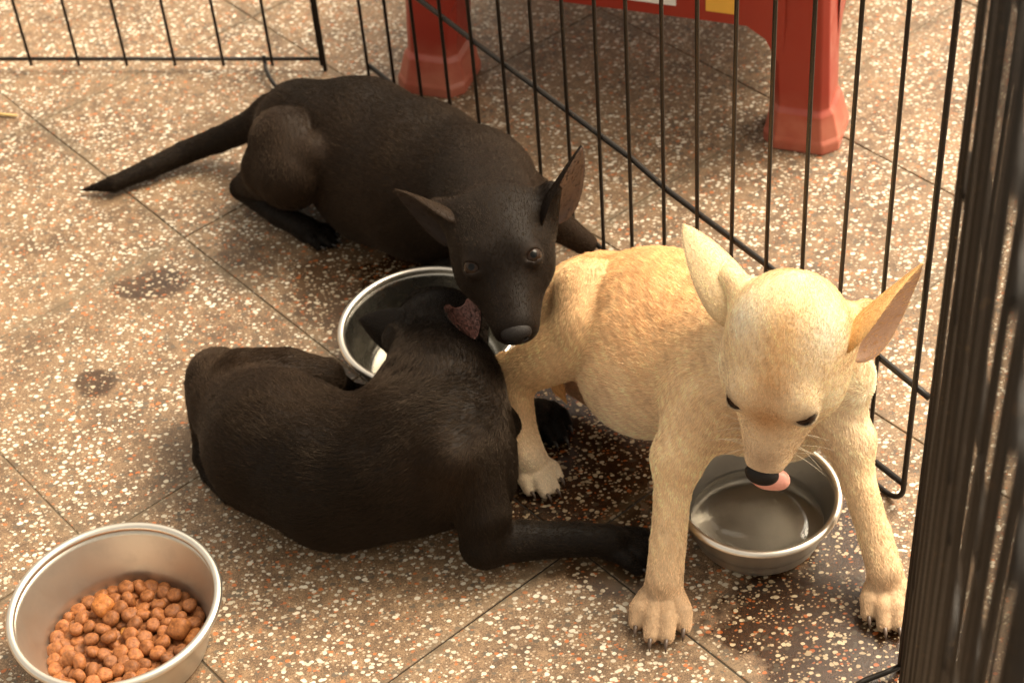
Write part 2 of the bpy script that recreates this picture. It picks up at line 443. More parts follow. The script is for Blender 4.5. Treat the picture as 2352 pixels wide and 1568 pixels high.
# outer frame with rounded bottom corner at the near end
E1 = C1 + dl * .001
cor = [E1 + [0, 0, PANEL_H], E1 + [0, 0, .45], E1 + [0, 0, .018]] + [E1 - dl * .016 * (1 - math.cos(a)) + np.array([0, 0, .018 - .016 * math.sin(a)]) for a in np.linspace(.2, 1.57, 6)] + [C1 - dl * .05 + [0, 0, .0022], GR + [0, 0, .0022]]
bar('frame', cor, .0022, rootR)
# left panel at the back
PA, PB = at(737, 139, .012), at(-40, 139, .012)
PA[2] = PB[2] = 0
feetL = [PA + (PB - PA) * t for t in np.linspace(0, 1, 8)]
dL = nrm(PB - PA); feetL += [PB + dL * np.linalg.norm(PB - PA) / 7 * k for k in range(1, 6)]
rootL, feetL = panel((PA[0], PA[1]), feetL, 'black wire pen panel across the back behind the lying black puppy')
offL = nrm([dL[1], -dL[0], 0]) * WIRE_R * 1.7
for z in (.012, .44, .66, .895): bar('rail', [feetL[0] + offL + [0, 0, z], feetL[-1] + offL + [0, 0, z]], .0021, rootL)
bar('frame', [PA - dL * .003 + [0, 0, PANEL_H], PA - dL * .003 + [0, 0, .4], PA - dL * .003 + [0, 0, .0]], .0022, rootL)
h0, h1, h2 = at(607, 137, .014), at(620, 180, .008), at(646, 206, .003)
bar('hook', [h0 + [0, 0, .004], h0, at(611, 160, .011), h1, at(632, 197, .005), h2], .0022, rootL)
# near panel at the right edge, running towards the viewer
A3 = at(2066, 1546)
brg = math.atan2(A3[0], A3[1]); dist = math.hypot(A3[0], A3[1])
DEL = .040
al = brg - math.asin(DEL / dist)                       # bearing of the panel line; it passes DEL metres to the right of the camera
d3 = np.array([-math.sin(al), -math.cos(al), 0])
feetN = [A3 + d3 * k * .034 for k in range(20)]
rootN, feetN = panel((A3[0], A3[1]), feetN, 'black wire pen panel seen edge on at the right, its wires crowding together')
offN = np.array([d3[1], -d3[0], 0]) * WIRE_R * 1.7
if offN @ np.array([1.0, 0, 0]) < 0: offN = -offN
for z in (.0165, .13, .44, .66, .895): bar('rail', [feetN[0] + offN + [0, 0, z], feetN[-1] + offN + [0, 0, z]], .0021, rootN)
bar('frame', [A3 - d3 * .0035 + [0, 0, PANEL_H], A3 - d3 * .0035 + [0, 0, .4], A3 - d3 * .0035], .0022, rootN)
rootF, feetF = panel((A3[0] + .02, A3[1] - .05), [f + np.array([.011, .004, 0]) - d3 * .012 for f in feetN[1::2]], 'black wire pen panel folded flat against the edge on panel at the right', lean=(0, .004))
for z in (.0165, .13, .44, .66, .895): bar('rail', [feetF[0] + offN + [0, 0, z], feetF[-1] + offN + [0, 0, z]], .0021, rootF)
bar('foot_bar', [A3 + [0, 0, .008], at(2030, 1545, .006), at(1985, 1562, .003), at(1940, 1590, .003)], .0021, rootN)

# ------------------------------------------------------------------ red stool
s = NT('red_plastic'); P = s.node('NewGeometry').outputs['Position']; sp = s.node('SeparateXYZ'); s.l.new(P, sp.inputs[0])
dust = s.math('MULTIPLY', s.step(s.math('ADD', sp.outputs[2], s.math('MULTIPLY', s.noise(P, 40, 3), .03)), .035, .075, .85, .08), s.step(s.noise(P, 30, 4, .6), .3, .7, .5, 1))
c = s.mix(dust, (.27, .018, .009), (.46, .16, .10))
s.set(Base_Color=c, Roughness=s.step(s.noise(P, 60, 3), .3, .7, .28, .42)); M_RED = s.m
def plain(name, col, rough=.5, **kw):
    s = NT(name); P = s.node('NewGeometry').outputs['Position']
    s.set(Base_Color=s.mix(s.noise(P, 120, 3), tuple(x * .88 for x in col), col), Roughness=rough, **kw); return s.m
M_WHITE = plain('white_label', (.78, .78, .74)); M_YEL = plain('yellow_label', (.75, .42, .06)); M_BLUEL = plain('pale_blue_line', (.35, .5, .6))
def oct_loop(cx, cy, hx, hy, ch, z):
    return [(cx - hx + ch, cy - hy, z), (cx + hx - ch, cy - hy, z), (cx + hx, cy - hy + ch, z), (cx + hx, cy + hy - ch, z),
            (cx + hx - ch, cy + hy, z), (cx - hx + ch, cy + hy, z), (cx - hx, cy + hy - ch, z), (cx - hx, cy - hy + ch, z)]
def build_stool():
    pr_ = at(1852, 300); pl_ = at(1010, 176)
    e1 = nrm(pr_ - pl_); W = np.linalg.norm(pr_ - pl_)
    ctr = (pr_ + pl_) / 2
    root = empty('stool', (ctr[0], ctr[1], 0), 'red plastic stool standing on the tiles outside the pen', 'stool')
    root.rotation_euler[2] = math.atan2(e1[1], e1[0])
    H = .30; hw = W / 2
    def part(name, V, F, mat=M_RED, bev=0.0):
        me = mesh_any(name, V, F); o = link(name, me, mat, root); o.matrix_parent_inverse = Matrix()
        me.polygons.foreach_set('use_smooth', np.zeros(len(me.polygons), bool))
        if bev:
            b = o.modifiers.new('bevel', 'BEVEL'); b.width = bev; b.segments = 3; b.limit_method = 'ANGLE'; b.angle_limit = .35
            b.segments = 2
        return o
    lean = .018
    for sx in (-1, 1):
        for sy in (0, 1):
            cx0, cy0 = sx * hw, sy * W; sgy = -1 if sy == 0 else 1
            prof = [(0, .036, .013), (.010, .036, .013), (.014, .0345, .013), (.036, .0300, .010), (.041, .0262, .007), (.12, .0268, .006), (H - .02, .029, .006)]
            V, F = [], []
            for z, hwid, ch in prof:
                f = z / H; V += oct_loop(cx0 - sx * lean * f, cy0 - sgy * lean * f, hwid, hwid, ch, z)
            for k in range(len(prof) - 1):
                for i in range(8):
                    j = (i + 1) % 8; F.append((k * 8 + i, k * 8 + j, k * 8 + 8 + j, k * 8 + 8 + i))
            F.append(tuple(range(7, -1, -1))); F.append(tuple(range((len(prof) - 1) * 8, len(prof) * 8)))
            part('leg', V, F, M_RED, .0014)
    # aprons with an arched lower edge
    def apron(axis, pos, a0, a1):
        n = 20; zs = []; ts = np.linspace(a0, a1, n)
        for t in ts:
            e = min(t - a0, a1 - t); zs.append(.120 - .045 * max(0, 1 - e / .035) ** 2)
        V = []
        for d in (-.003, .003):
            for t, z in zip(ts, zs):
                for zz in (z, H - .012):
                    V.append((t, pos + d, zz) if axis == 0 else (pos + d, t, zz))
        F = []; o2 = 2 * n
        for i in range(n - 1):
            a, b, c_, d_ = 2 * i, 2 * i + 1, 2 * i + 3, 2 * i + 2
            F += [(a, d_, c_, b), (o2 + a, o2 + b, o2 + c_, o2 + d_), (a, o2 + a, o2 + d_, d_), (b, c_, o2 + c_, o2 + b)]
        part('apron', V, F)
    apron(0, -.018, -hw + .02, hw - .02); apron(0, W + .018, -hw + .02, hw - .02)
    apron(1, -hw - .018, .02, W - .02); apron(1, hw + .018, .02, W - .02)
    V, F = box_vf((-hw - .02, -.02, H - .013), (hw + .02, W + .02, H)); part('seat', V, F, M_RED, .006)
    # printed stickers on the front apron
    def sticker(name, u0, u1, z0, z1, mat, lab):
        V, F = box_vf((u0, -.0222, z0), (u1, -.0212, z1)); o = part(name, V, F, mat); o['label'] = lab; return o
    sticker('label_sticker', -.06, .066, .132, .262, M_WHITE, 'white paper label on the red apron')
    sticker('label_sticker', .094, .121, .131, .262, M_YEL, 'yellow paper label on the red apron')
build_stool()

# straw bit on the floor
V, F = tube_np([at(-30, 258, .002), at(12, 264, .0022), at(40, 266, .002)], [.0016, .0016, .0012], 6)
M_STRAW = plain('straw', (.55, .38, .14)); o = link('straw', mesh_any('straw', V, F), M_STRAW); tag(o, 'short piece of yellow straw lying on the floor tiles', 'straw')

# ------------------------------------------------------------------ blended bodies
def cap(a, b, ra, rb, k=.012, **kw): return dict(t='cap', a=np.asarray(a, float), b=np.asarray(b, float), ra=ra, rb=rb, k=k, **kw)
def ell(c, r, R=None, k=.012, **kw): return dict(t='ell', a=np.asarray(c, float), r=np.asarray(r, float), R=np.eye(3) if R is None else np.asarray(R, float), k=k, **kw)
def pdist(p, X):
    if p['t'] == 'cap':
        ab = p['b'] - p['a']; L2 = ab @ ab + 1e-12
        t = np.clip(((X - p['a']) @ ab) / L2, 0, 1)
        return np.linalg.norm(X - p['a'] - t[..., None] * ab, axis=-1) - (p['ra'] + (p['rb'] - p['ra']) * t)
    q = (X - p['a']) @ p['R']                           # columns of R are the local axes
    k0 = np.linalg.norm(q / p['r'], axis=-1); k1 = np.linalg.norm(q / p['r'] ** 2, axis=-1) + 1e-9
    return k0 * (k0 - 1) / k1
def bounds(p):
    if p['t'] == 'cap':
        r = max(p['ra'], p['rb']); return np.minimum(p['a'], p['b']) - r, np.maximum(p['a'], p['b']) + r
    r = np.abs(p['R']) @ p['r']; return p['a'] - r, p['a'] + r
def sdf_mesh(prims, h, ground=None, pad=.026):
    un = [p for p in prims if not p.get('sub')]
    lo = np.min([bounds(p)[0] for p in un], 0) - .006; hi = np.max([bounds(p)[1] for p in un], 0) + .006
    if ground is not None: lo[2] = max(lo[2], ground - 3 * h)
    n = np.ceil((hi - lo) / h).astype(int) + 1
    D = np.full(n, .035, np.float32)
    for p in prims:
        b0, b1 = bounds(p)
        i0 = np.maximum(np.floor((b0 - pad - lo) / h).astype(int), 0); i1 = np.minimum(np.ceil((b1 + pad - lo) / h).astype(int) + 1, n)
        if (i1 <= i0).any(): continue
        sl_ = tuple(slice(a, b) for a, b in zip(i0, i1))
        X = np.stack(np.meshgrid(*[lo[q] + h * np.arange(i0[q], i1[q]) for q in range(3)], indexing='ij'), -1)
        d = pdist(p, X).astype(np.float32); S = D[sl_]; k = p['k']
        if p.get('sub'):
            hh = np.clip(.5 - .5 * (S + d) / k, 0, 1); D[sl_] = S * (1 - hh) - d * hh + k * hh * (1 - hh)
        else:
            hh = np.clip(.5 + .5 * (S - d) / k, 0, 1); D[sl_] = S * (1 - hh) + d * hh - k * hh * (1 - hh)
    if ground is not None:
        zz = lo[2] + h * np.arange(n[2]); D = np.maximum(D, (ground - zz)[None, None, :].astype(np.float32))
    # surface nets
    s_ = D < 0
    nx, ny, nz = D.shape
    cnt = np.zeros((nx - 1, ny - 1, nz - 1), np.int8)
    for a in (0, 1):
        for b in (0, 1):
            for c_ in (0, 1): cnt += s_[a:nx - 1 + a, b:ny - 1 + b, c_:nz - 1 + c_]
    ci = np.argwhere((cnt > 0) & (cnt < 8)); idx = np.full(cnt.shape, -1, np.int32); idx[tuple(ci.T)] = np.arange(len(ci))
    acc = np.zeros((len(ci), 3)); num = np.zeros(len(ci))
    cr = [(a, b, c_) for a in (0, 1) for b in (0, 1) for c_ in (0, 1)]
    for u in cr:
        for w in cr:
            df = np.array(w) - np.array(u)
            if df.sum() == 1 and (df >= 0).all():
                d0 = D[tuple((ci + u).T)]; d1 = D[tuple((ci + w).T)]; mk = (d0 < 0) != (d1 < 0)
                t = np.where(mk, d0 / np.where(mk, d0 - d1, 1), 0)
                acc += np.where(mk[:, None], np.array(u) + t[:, None] * df, 0); num += mk
    V = lo + h * (ci + acc / num[:, None])
    F = []
    for ax in range(3):
        o1, o2 = (ax + 1) % 3, (ax + 2) % 3
        A = [slice(None)] * 3; B = [slice(None)] * 3; A[ax] = slice(0, -1); B[ax] = slice(1, None)
        e = np.argwhere(s_[tuple(A)] != s_[tuple(B)])
        e = e[(e[:, o1] > 0) & (e[:, o2] > 0) & (e[:, o1] < D.shape[o1] - 1) & (e[:, o2] < D.shape[o2] - 1)]
        def cc(d1, d2):
            q = e.copy(); q[:, o1] -= d1; q[:, o2] -= d2; return idx[tuple(q.T)]
        q = np.stack([cc(1, 1), cc(0, 1), cc(0, 0), cc(1, 0)], 1)
        fl = ~s_[tuple(e.T)]; q[fl] = q[fl][:, ::-1]; F.append(q)
    F = np.concatenate(F); F = F[(F >= 0).all(1)]
    # light smoothing
    for _ in range(2):
        S = np.zeros_like(V); C_ = np.zeros(len(V))
        for i in range(4):
            for j in ((i + 1) % 4, (i + 3) % 4):
                for q in range(3): S[:, q] += np.bincount(F[:, i], V[F[:, j], q], len(V))
                C_ += np.bincount(F[:, i], minlength=len(V))
        V = V + .5 * (S / np.maximum(C_, 1)[:, None] - V)
    return V, F
def vnormals(V, F):
    fn = np.cross(V[F[:, 2]] - V[F[:, 0]], V[F[:, 3]] - V[F[:, 1]]); N = np.zeros_like(V)
    for i in range(4):
        for q in range(3): N[:, q] += np.bincount(F[:, i], fn[:, q], len(V))
    return N / (np.linalg.norm(N, axis=1)[:, None] + 1e-12)
def blend(prims, X, key, default):
    W = 0; S = 0
    for p in prims:
        if p.get('sub') or p.get(key) is None: continue
        w = np.exp(-np.clip(pdist(p, X), -.004, None) / (.012 if key == 'col' else .006))[:, None]; S = S + w * np.asarray(p[key], float); W = W + w
    return S / (W + 1e-12) if not isinstance(W, int) else np.tile(default, (len(X), 1))

# materials for the animals
def skin_mat(name, rough=.6):
    s = NT(name); a = s.node('Attribute', attribute_name='coat'); P = s.node('NewGeometry').outputs['Position']
    s.set(Base_Color=s.mix(1.0, a.outputs['Color'], s.mix(s.noise(P, 500, 3), (.7, .7, .7), (1.1, 1.1, 1.1)), 'MULTIPLY'), Roughness=rough, Specular_IOR_Level=.12); return s.m
M_SKIN = skin_mat('coat_under')
def fur_mat(name, rough, spec, tint=(1, 1, 1)):
    s = NT(name); a = s.node('Attribute', attribute_name='coat')
    s.set(Base_Color=a.outputs['Color'], Roughness=rough, Specular_IOR_Level=spec, Specular_Tint=(*tint, 1)); return s.m
M_FURT = fur_mat('tan_fur', .6, .25); M_FURB = fur_mat('black_fur', .40, .27, (1.0, .74, .52))
def wet_mat(name, col, rough=.2, spec=.5, bump=None):
    s = NT(name); P = s.node('NewGeometry').outputs['Position']; n = s.noise(P, 700, 3)
    s.set(Base_Color=s.mix(n, tuple(x * .75 for x in col), col), Roughness=rough, Specular_IOR_Level=spec)
    if bump: s.bump(s.noise(P, 1500, 2), bump, .6)
    return s.m
M_NOSE = wet_mat('nose_leather', (.012, .009, .0075), .55, .22, .0008)
M_TONGUE = wet_mat('tongue', (.80, .36, .28), .35, .5, .0004)
M_CLAW = wet_mat('claw', (.10, .065, .045), .3); M_CLAWB = wet_mat('black_claw', (.02, .016, .014), .3)
M_EARIN = wet_mat('ear_skin', (.58, .37, .25), .6, .3, .0004); M_EARIND = wet_mat('ear_skin_shaded', (.03, .02, .015), .7, .2, .0004); M_EARINP = wet_mat('ear_skin_pink', (.20, .075, .055), .5, .4, .0004); M_EARINB = wet_mat('ear_skin_dark', (.10, .066, .054), .55, .4, .0004)  # the near-black ear skin has the shade of the ear's hollow painted in
def eye_mat(name, iris):
    # the iris faces the eye's local +Z
    s = NT(name); co = s.node('TexCoord').outputs['Object']; sp = s.node('SeparateXYZ'); s.l.new(co, sp.inputs[0])
    r = s.vmath('LENGTH', s.vmath('MULTIPLY', co, (1, 1, 0)), out=1); f = s.math('GREATER_THAN', sp.outputs[2], 0)
    c = s.mix(s.step(r, .30, .36), (.003, .003, .003), s.mix(s.noise(co, 9, 3), tuple(x * .5 for x in iris), iris))
    c = s.mix(s.step(r, .72, .82), c, (.03, .022, .016)); c = s.mix(s.step(r, .88, .96), c, (.10, .075, .055))
    s.set(Base_Color=c, Roughness=.05, Specular_IOR_Level=.14); return s.m
M_EYEB = eye_mat('eye_brown_black_dog', (.028, .015, .009)); M_EYET = eye_mat('eye_brown_tan_dog', (.025, .012, .007))

def sphere_mesh(name, n=20):
    V, F = lathe([(math.sin(a) + 1e-4, -math.cos(a)) for a in np.linspace(0, math.pi, n)], 2 * n); return mesh_np(name, V, F)

class Puppy:
    def __init__(s, loc, label, fur, claw, ground=.0008):
        s.root = empty('puppy', loc, label, 'puppy'); s.pr = []; s.fur = fur; s.claw = claw; s.ground = ground
        s.blobs = []; s.bare = []; s.ears = []; s.claws = []
    def px(s, px, py, z, r=None):
        p = at(px, py, z); return p if r is None else (p, r * mpp(p))
    def chain(s, pts, k, col, ln, **kw):
        """limb through (px, py, z, r_px) joints; hair lies along it"""
        q = [s.px(*p) for p in pts]
        for i, ((a, ra), (b, rb)) in enumerate(zip(q[:-1], q[1:])):
            s.pr.append(cap(a, b, ra, rb, k if i == 0 else min(k, .0025), col=col, ln=[ln], fl=nrm(b - a), **kw))
        return q
    def ball(s, px, py, z, r, k, col, ln, fl=None, sc=(1, 1, 1)):
        p, rr = s.px(px, py, z, r); s.pr.append(ell(p, np.array(sc) * rr, None, k, col=col, ln=[ln], fl=fl))
    def paw(s, base, fwd, size, col, ln=.003, pitch=0.0, spread=1.0, clawlen=1.0, grp=4):
        """four arched toes with claws, from the wrist end at base pointing fwd along the ground"""
        f = nrm([fwd[0], fwd[1], 0]); sd = np.array([f[1], -f[0], 0]); up = np.array([0, 0, 1.0]); S = size
        base = np.asarray(base, float)
        s.pr.append(ell(base + f * .006 * S + up * (.011 * S - base[2]), [.0150 * S, .0140 * S, .0100 * S], np.stack([f, sd, up], 1), .010, col=col, ln=[ln], fl=f))
        for i, (l, L) in enumerate(((-1.5, .026), (-.5, .036), (.5, .036), (1.5, .026))):
            b0 = base + f * .008 * S + sd * l * .0072 * S; b0[2] = .0135 * S
            b1 = base + f * L * .72 * S + sd * l * .0092 * S * spread; b1[2] = .0125 * S
            b2 = base + f * L * 1.02 * S + sd * l * .0100 * S * spread; b2[2] = .0070 * S
            s.pr.append(cap(b0, b1, .0062 * S, .0066 * S, .0010, col=col, ln=[ln], fl=f))
            s.pr.append(cap(b1, b2, .0066 * S, .0054 * S, .001, col=col, ln=[ln * .8], fl=f))
            t0 = b2 + f * .0046 * S + up * .0012 * S; t1 = t0 + f * .0042 * S * clawlen; t2 = t1 + f * .0030 * S * clawlen - up * .0040 * S
            s.claws.append(([t0 - f * .003 * S, t0, t1, t2], [.0017 * S, .0017 * S, .0013 * S, .0002]))
            s.bare.append((t1, .0032 * S))
    def head(s, S_, N_, right, scale, cols, ln=.0035, squint=.0034, lid=0.0, eyepos=(.0228, .0430, .0095), nw=1.0, eye=.0082, eyemat=None, k=.018, snout=1.0):
        """skull centre, nose position, approximate direction towards the animal's side on the viewer's right"""
        F = nrm(N_ - S_); R = nrm(right - F * (right @ F)); U = np.cross(R, F)
        if U @ CT + U[2] < 0: U = -U
        M = np.stack([R, F, U], 1); L = np.linalg.norm(N_ - S_); q = scale
        s.H = (S_, M, q, L)
        def w(x, y, z): return S_ + M @ (np.array([x, y, z]) * q)
        ml = L / q                                     # nose distance in head units
        bk = -F
        def add(p): p.setdefault('ln', [ln]); p.setdefault('fl', bk); s.pr.append(p)
        ex, ey, ez = eyepos
        c0, c1, c2 = cols                              # crown, face, muzzle
        add(ell(w(0, -.008, 0), np.array([.0395, .035, .030]) * q, M, k, col=c0))
        add(ell(w(0, -.022, -.010), np.array([.033, .028, .030]) * q, M, .018, col=c0))
        add(ell(w(0, ey - .026, .007), np.array([.0315, .027, .0205]) * q, M, .014, col=c0))
        for sx in (-1, 1):
            add(ell(w(sx * .0235, ey - .019, -.015), np.array([.0205, .031, .022]) * q, M, .012, col=c1))
            add(ell(w(sx * .0165, ey - .0105, ez + .0075), np.array([.0115, .012, .0085]) * q, M, .008, col=c1))   # brow
        add(cap(w(0, ey - .012, .0015), w(0, ml - .012, -.0105), .0225 * q, .0145 * q * snout, .022, col=c2, ln=[ln * .75]))
        for sx in (-1, 1):                               # upper lips
            add(cap(w(sx * .0135, ey + .004, -.018), w(sx * .0062, ml - .014, -.0195),   .0170 * q, .0108 * q * snout, .006, col=c2, ln=[ln * .75]))
        add(cap(w(0, ey - .020, -.029), w(0, ml - .022, -.0305), .0185 * q, .0088 * q, .005, col=c2, ln=[ln * .75]))   # jaw
        add(ell(w(0, ml - .006, -.011), np.array([.0112 * snout, .0085, .0088]) * q, M, .005, col=c2, ln=[ln * .5]))
        for sx in (-1, 1):
            s.pr.append(cap(w(0, ml - .004, -.0235), w(sx * .013 * snout, ml - .012, -.0262), .0011, .0011, .0015, sub=True))
            s.pr.append(cap(w(sx * .013 * snout, ml - .012, -.0262), w(sx * .0215, ey + .004, -.026), .0011, .0011, .0015, sub=True))
        # eyes
        s.eyes = []
        for sx in (-1, 1):
            c = w(sx * ex, ey, ez); od = nrm(M @ np.array([sx * .44, .32, .84]))
            slit = nrm(M @ np.array([.80, -sx * .26, 0])); slit = nrm(slit - od * (slit @ od)); vv = np.cross(od, slit)
            Re = np.stack([slit, vv, od], 1)
            add(ell(c, np.array([1, 1, 1]) * (eye + .0013) * q, None, .004, col=c1, ln=[ln * .4]))
            s.pr.append(ell(c + od * eye * q * .9 - vv * squint * q * lid, np.array([.0088, squint, .0070]) * q, Re, .0010, sub=True))
            s.eyes.append((c, od, vv, eye * q)); s.bare.append((c + od * eye * q, .0078 * q)); s.eyemat = eyemat
        s.nosepos = w(0, ml + .0005, -.0085)
        return w
    def ear(s, base, tip, width, opening, col, incol, bend=None, curl=1.5, nm='ear', sink=.014, bump=True, indens=.10):
        base, tip = np.asarray(base, float), np.asarray(tip, float); ax = nrm(tip - base)
        O = nrm(opening - ax * (opening @ ax)); Wd = np.cross(O, ax)
        if bump: s.pr.append(cap(base - ax * .012, base + (tip - base) * .28, min(width * .38, .0135), min(width * .18, .0075), .018, col=np.array(col), ln=[.0035], fl=ax))
        nt, ns = 22, 15; th = .0011
        T = np.linspace(0, 1, nt); outer, inner = [], []
        for t in T:
            c = base + (tip - base) * t - ax * sink * (1 - t) + (0 if bend is None else np.asarray(bend) * math.sin(math.pi * t * .5) * t * (1 - .0) * 1.0)
            hw = width * .5 * ((1 - t) ** .8) * ((t + .02) ** .35) / .50 + .0005
            Ph = curl * (1.25 - .75 * t); r = hw / max(math.sin(min(Ph, 1.35)), .3)
            for u in np.linspace(-1, 1, ns):
                a = u * Ph
                p = c + Wd * r * math.sin(a) + O * r * (1 - math.cos(a)); nn = nrm(-Wd * math.sin(a) + O * math.cos(a))
                outer.append(p - nn * th * (1 - .6 * abs(u))); inner.append(p + nn * th * (1 - .6 * abs(u)))
        V = np.array(outer + inner); n0 = nt * ns; F = []; mi = []
        for i in range(nt - 1):
            for j in range(ns - 1):
                a, b, c, d = i * ns + j, i * ns + j + 1, (i + 1) * ns + j + 1, (i + 1) * ns + j
                F.append((a, d, c, b)); mi.append(0); F.append((n0 + a, n0 + b, n0 + c, n0 + d)); mi.append(1)
            a, d = i * ns, (i + 1) * ns; F.append((a, n0 + a, n0 + d, d)); mi.append(0)
            a, d = i * ns + ns - 1, (i + 1) * ns + ns - 1; F.append((a, d, n0 + d, n0 + a)); mi.append(0)
        for j in range(ns - 1):
            a, b = (nt - 1) * ns + j, (nt - 1) * ns + j + 1; F.append((a, n0 + a, n0 + b, b)); mi.append(0)
        # make sure the outside really faces away from the opening
        F = np.array(F); fn = np.cross(V[F[:, 2]] - V[F[:, 0]], V[F[:, 3]] - V[F[:, 1]])
        mi = np.array(mi); k0 = F[(mi == 0)][:1]
        mid = F[(nt // 4) * ((ns - 1) * 2 + 2) + (ns // 2) * 2]; nmid = np.cross(V[mid[2]] - V[mid[0]], V[mid[3]] - V[mid[1]])
        if nmid @ O > 0: F = F[:, ::-1]
        me = mesh_np(nm, V, F); me.materials.append(M_SKIN); me.materials.append(incol); me.polygons.foreach_set('material_index', mi.astype(np.int32))
        at_ = me.attributes.new('coat', 'FLOAT_COLOR', 'POINT'); at_.data.foreach_set('color', np.tile([*(np.array(col) * .8), 1], (len(V), 1)).ravel().astype(np.float32))
        s.ears.append((V, F[mi == 0], ax, col, .0022, 1.0)); s.ears.append((V, F[mi == 1], ax, np.array(col) * 1.08, .0045, indens))
        return me
    def finish(s, h=.0018, nhair=90000, hr=.00016, seed=1, dirs=.24, noise=.16):
        g = np.random.default_rng(seed)
        V, F = sdf_mesh(s.pr, h, s.ground); N = vnormals(V, F)
        def coat(X):
            c = blend(s.pr, X, 'col', (.1, .1, .1))
            for (p, r, col, st) in s.blobs:
                w = np.exp(-((np.linalg.norm(X - p, axis=1) / r) ** 2))[:, None] * st; c = c * (1 - w) + np.asarray(col) * w
            return c
        me = mesh_np('body', V, F); me.materials.append(M_SKIN)
        vc = coat(V) * .8
        a = me.attributes.new('coat', 'FLOAT_COLOR', 'POINT'); a.data.foreach_set('color', np.c_[vc, np.ones(len(V))].ravel().astype(np.float32))
        L = Vector(s.root.location)
        def child(nm, me_, mat=None, par=None):
            me_.transform(Matrix.Translation(-L)); o = link(nm, me_, mat, par or s.root); o.matrix_parent_inverse = Matrix(); return o
        body = child('body', me)
        for e in s.earmeshes: child('ear', e)
        # eyes
        for (c, od, vv, r) in getattr(s, 'eyes', []):
            if s.eyemat is None: continue
            o = link('eye', EYE_MESH[s.eyemat.name], None, s.root); o.matrix_parent_inverse = Matrix()
            gaze = nrm(od * 1.0 + getattr(s, 'gaze', np.zeros(3))); x = nrm(np.cross(vv, gaze)); y = np.cross(gaze, x)
            mw = Matrix(np.stack([x, y, gaze], 1).tolist()).to_4x4() @ Matrix.Scale(r, 4); mw.translation = Vector(c) - L; o.matrix_local = mw
        for pts, rr in s.claws:
            Vc, Fc = tube_np(pts, rr, 7); child('claw', mesh_any('claw', Vc, Fc), s.claw)
        # fur
        tris = []; 
        def sample(V_, F_, n, Nn):
            T = np.concatenate([F_[:, [0, 1, 2]], F_[:, [0, 2, 3]]]); ar = np.linalg.norm(np.cross(V_[T[:, 1]] - V_[T[:, 0]], V_[T[:, 2]] - V_[T[:, 0]]), axis=1)
            i = g.choice(len(T), n, p=ar / ar.sum()); u = g.uniform(size=(n, 2)); fl = u.sum(1) > 1; u[fl] = 1 - u[fl]
            w = np.c_[1 - u.sum(1), u]; return np.einsum('ij,ijk->ik', w, V_[T[i]]), np.einsum('ij,ijk->ik', w, Nn[T[i]])
        R, Nn = sample(V, F, nhair, N)
        fl = blend(s.pr, R, 'fl', (0, 0, 0)); ln = blend(s.pr, R, 'ln', (.004,))[:, 0]; cl = coat(R)
        for p, r in s.bare: ln = ln * np.clip((np.linalg.norm(R - p, axis=1) - r * .6) / (r * 1.6), .25, 1)
        keep = R[:, 2] > s.ground + .002
        for p, r in s.bare: keep &= np.linalg.norm(R - p, axis=1) > r
        R, Nn, fl, ln, cl = R[keep], Nn[keep], fl[keep], ln[keep], cl[keep]
        area = lambda V_, F_: np.linalg.norm(np.cross(V_[F_[:, 2]] - V_[F_[:, 0]], V_[F_[:, 3]] - V_[F_[:, 1]]), axis=1).sum() / 2
        A0 = area(V, F)
        for (Ve, Fe, ax, col, l, dn) in s.ears:
            Ne = np.zeros_like(Ve); fn = np.cross(Ve[Fe[:, 2]] - Ve[Fe[:, 0]], Ve[Fe[:, 3]] - Ve[Fe[:, 1]])
            for i in range(4):
                for q in range(3): Ne[:, q] += np.bincount(Fe[:, i], fn[:, q], len(Ve))
            Ne /= np.linalg.norm(Ne, axis=1)[:, None] + 1e-12
            n = int(nhair * area(Ve, Fe) / A0 * dn * 1.25); r_, n_ = sample(Ve, Fe, n, Ne)
            R = np.r_[R, r_]; Nn = np.r_[Nn, n_]; fl = np.r_[fl, np.tile(ax, (n, 1))]; ln = np.r_[ln, np.full(n, l)]; cl = np.r_[cl, np.tile(col, (n, 1))]
        n = len(R); Nn = Nn / (np.linalg.norm(Nn, axis=1)[:, None] + 1e-9)
        t = fl - Nn * (fl * Nn).sum(1)[:, None]; t /= np.linalg.norm(t, axis=1)[:, None] + 1e-6
        # clumped wander: neighbours share a low-frequency offset
        fr2 = g.normal(size=(3, 3)) * 420; wob = 0
        for sc_, am in ((70, .07), (130, .07), (260, .06), (520, .06)):
            for _ in range(2): wob = wob + np.sin(R @ (g.normal(size=(3, 3)) * sc_) + g.uniform(0, 6, 3)) * am
        wob = wob * np.clip(ln / .008, .25, 1)[:, None]
        d0 = t + Nn * dirs + wob * .6 + g.normal(size=(n, 3)) * noise; d0 /= np.linalg.norm(d0, axis=1)[:, None]
        d1 = t + Nn * dirs * .35 + wob + g.normal(size=(n, 3)) * noise; d1 /= np.linalg.norm(d1, axis=1)[:, None]
        l = ln * .78 * g.uniform(.65, 1.2, n)
        pts = np.stack([R - Nn * .0004, R + d0 * (l * .33)[:, None], R + (d0 * .36 + d1 * .32) * l[:, None], R + (d0 * .40 + d1 * .6) * l[:, None]], 1)
        pts[:, :, 2] = np.maximum(pts[:, :, 2], .0009)
        hc = bpy.data.hair_curves.new('fur'); hc.add_curves([4] * n)
        hc.attributes['position'].data.foreach_set('vector', (pts.reshape(-1, 3) - np.array(L)).ravel().astype(np.float32))
        ra = hc.attributes.get('radius') or hc.attributes.new('radius', 'FLOAT', 'POINT')
        ra.data.foreach_set('value', np.tile(np.array([1, .9, .6, .12]) * hr, n).astype(np.float32))
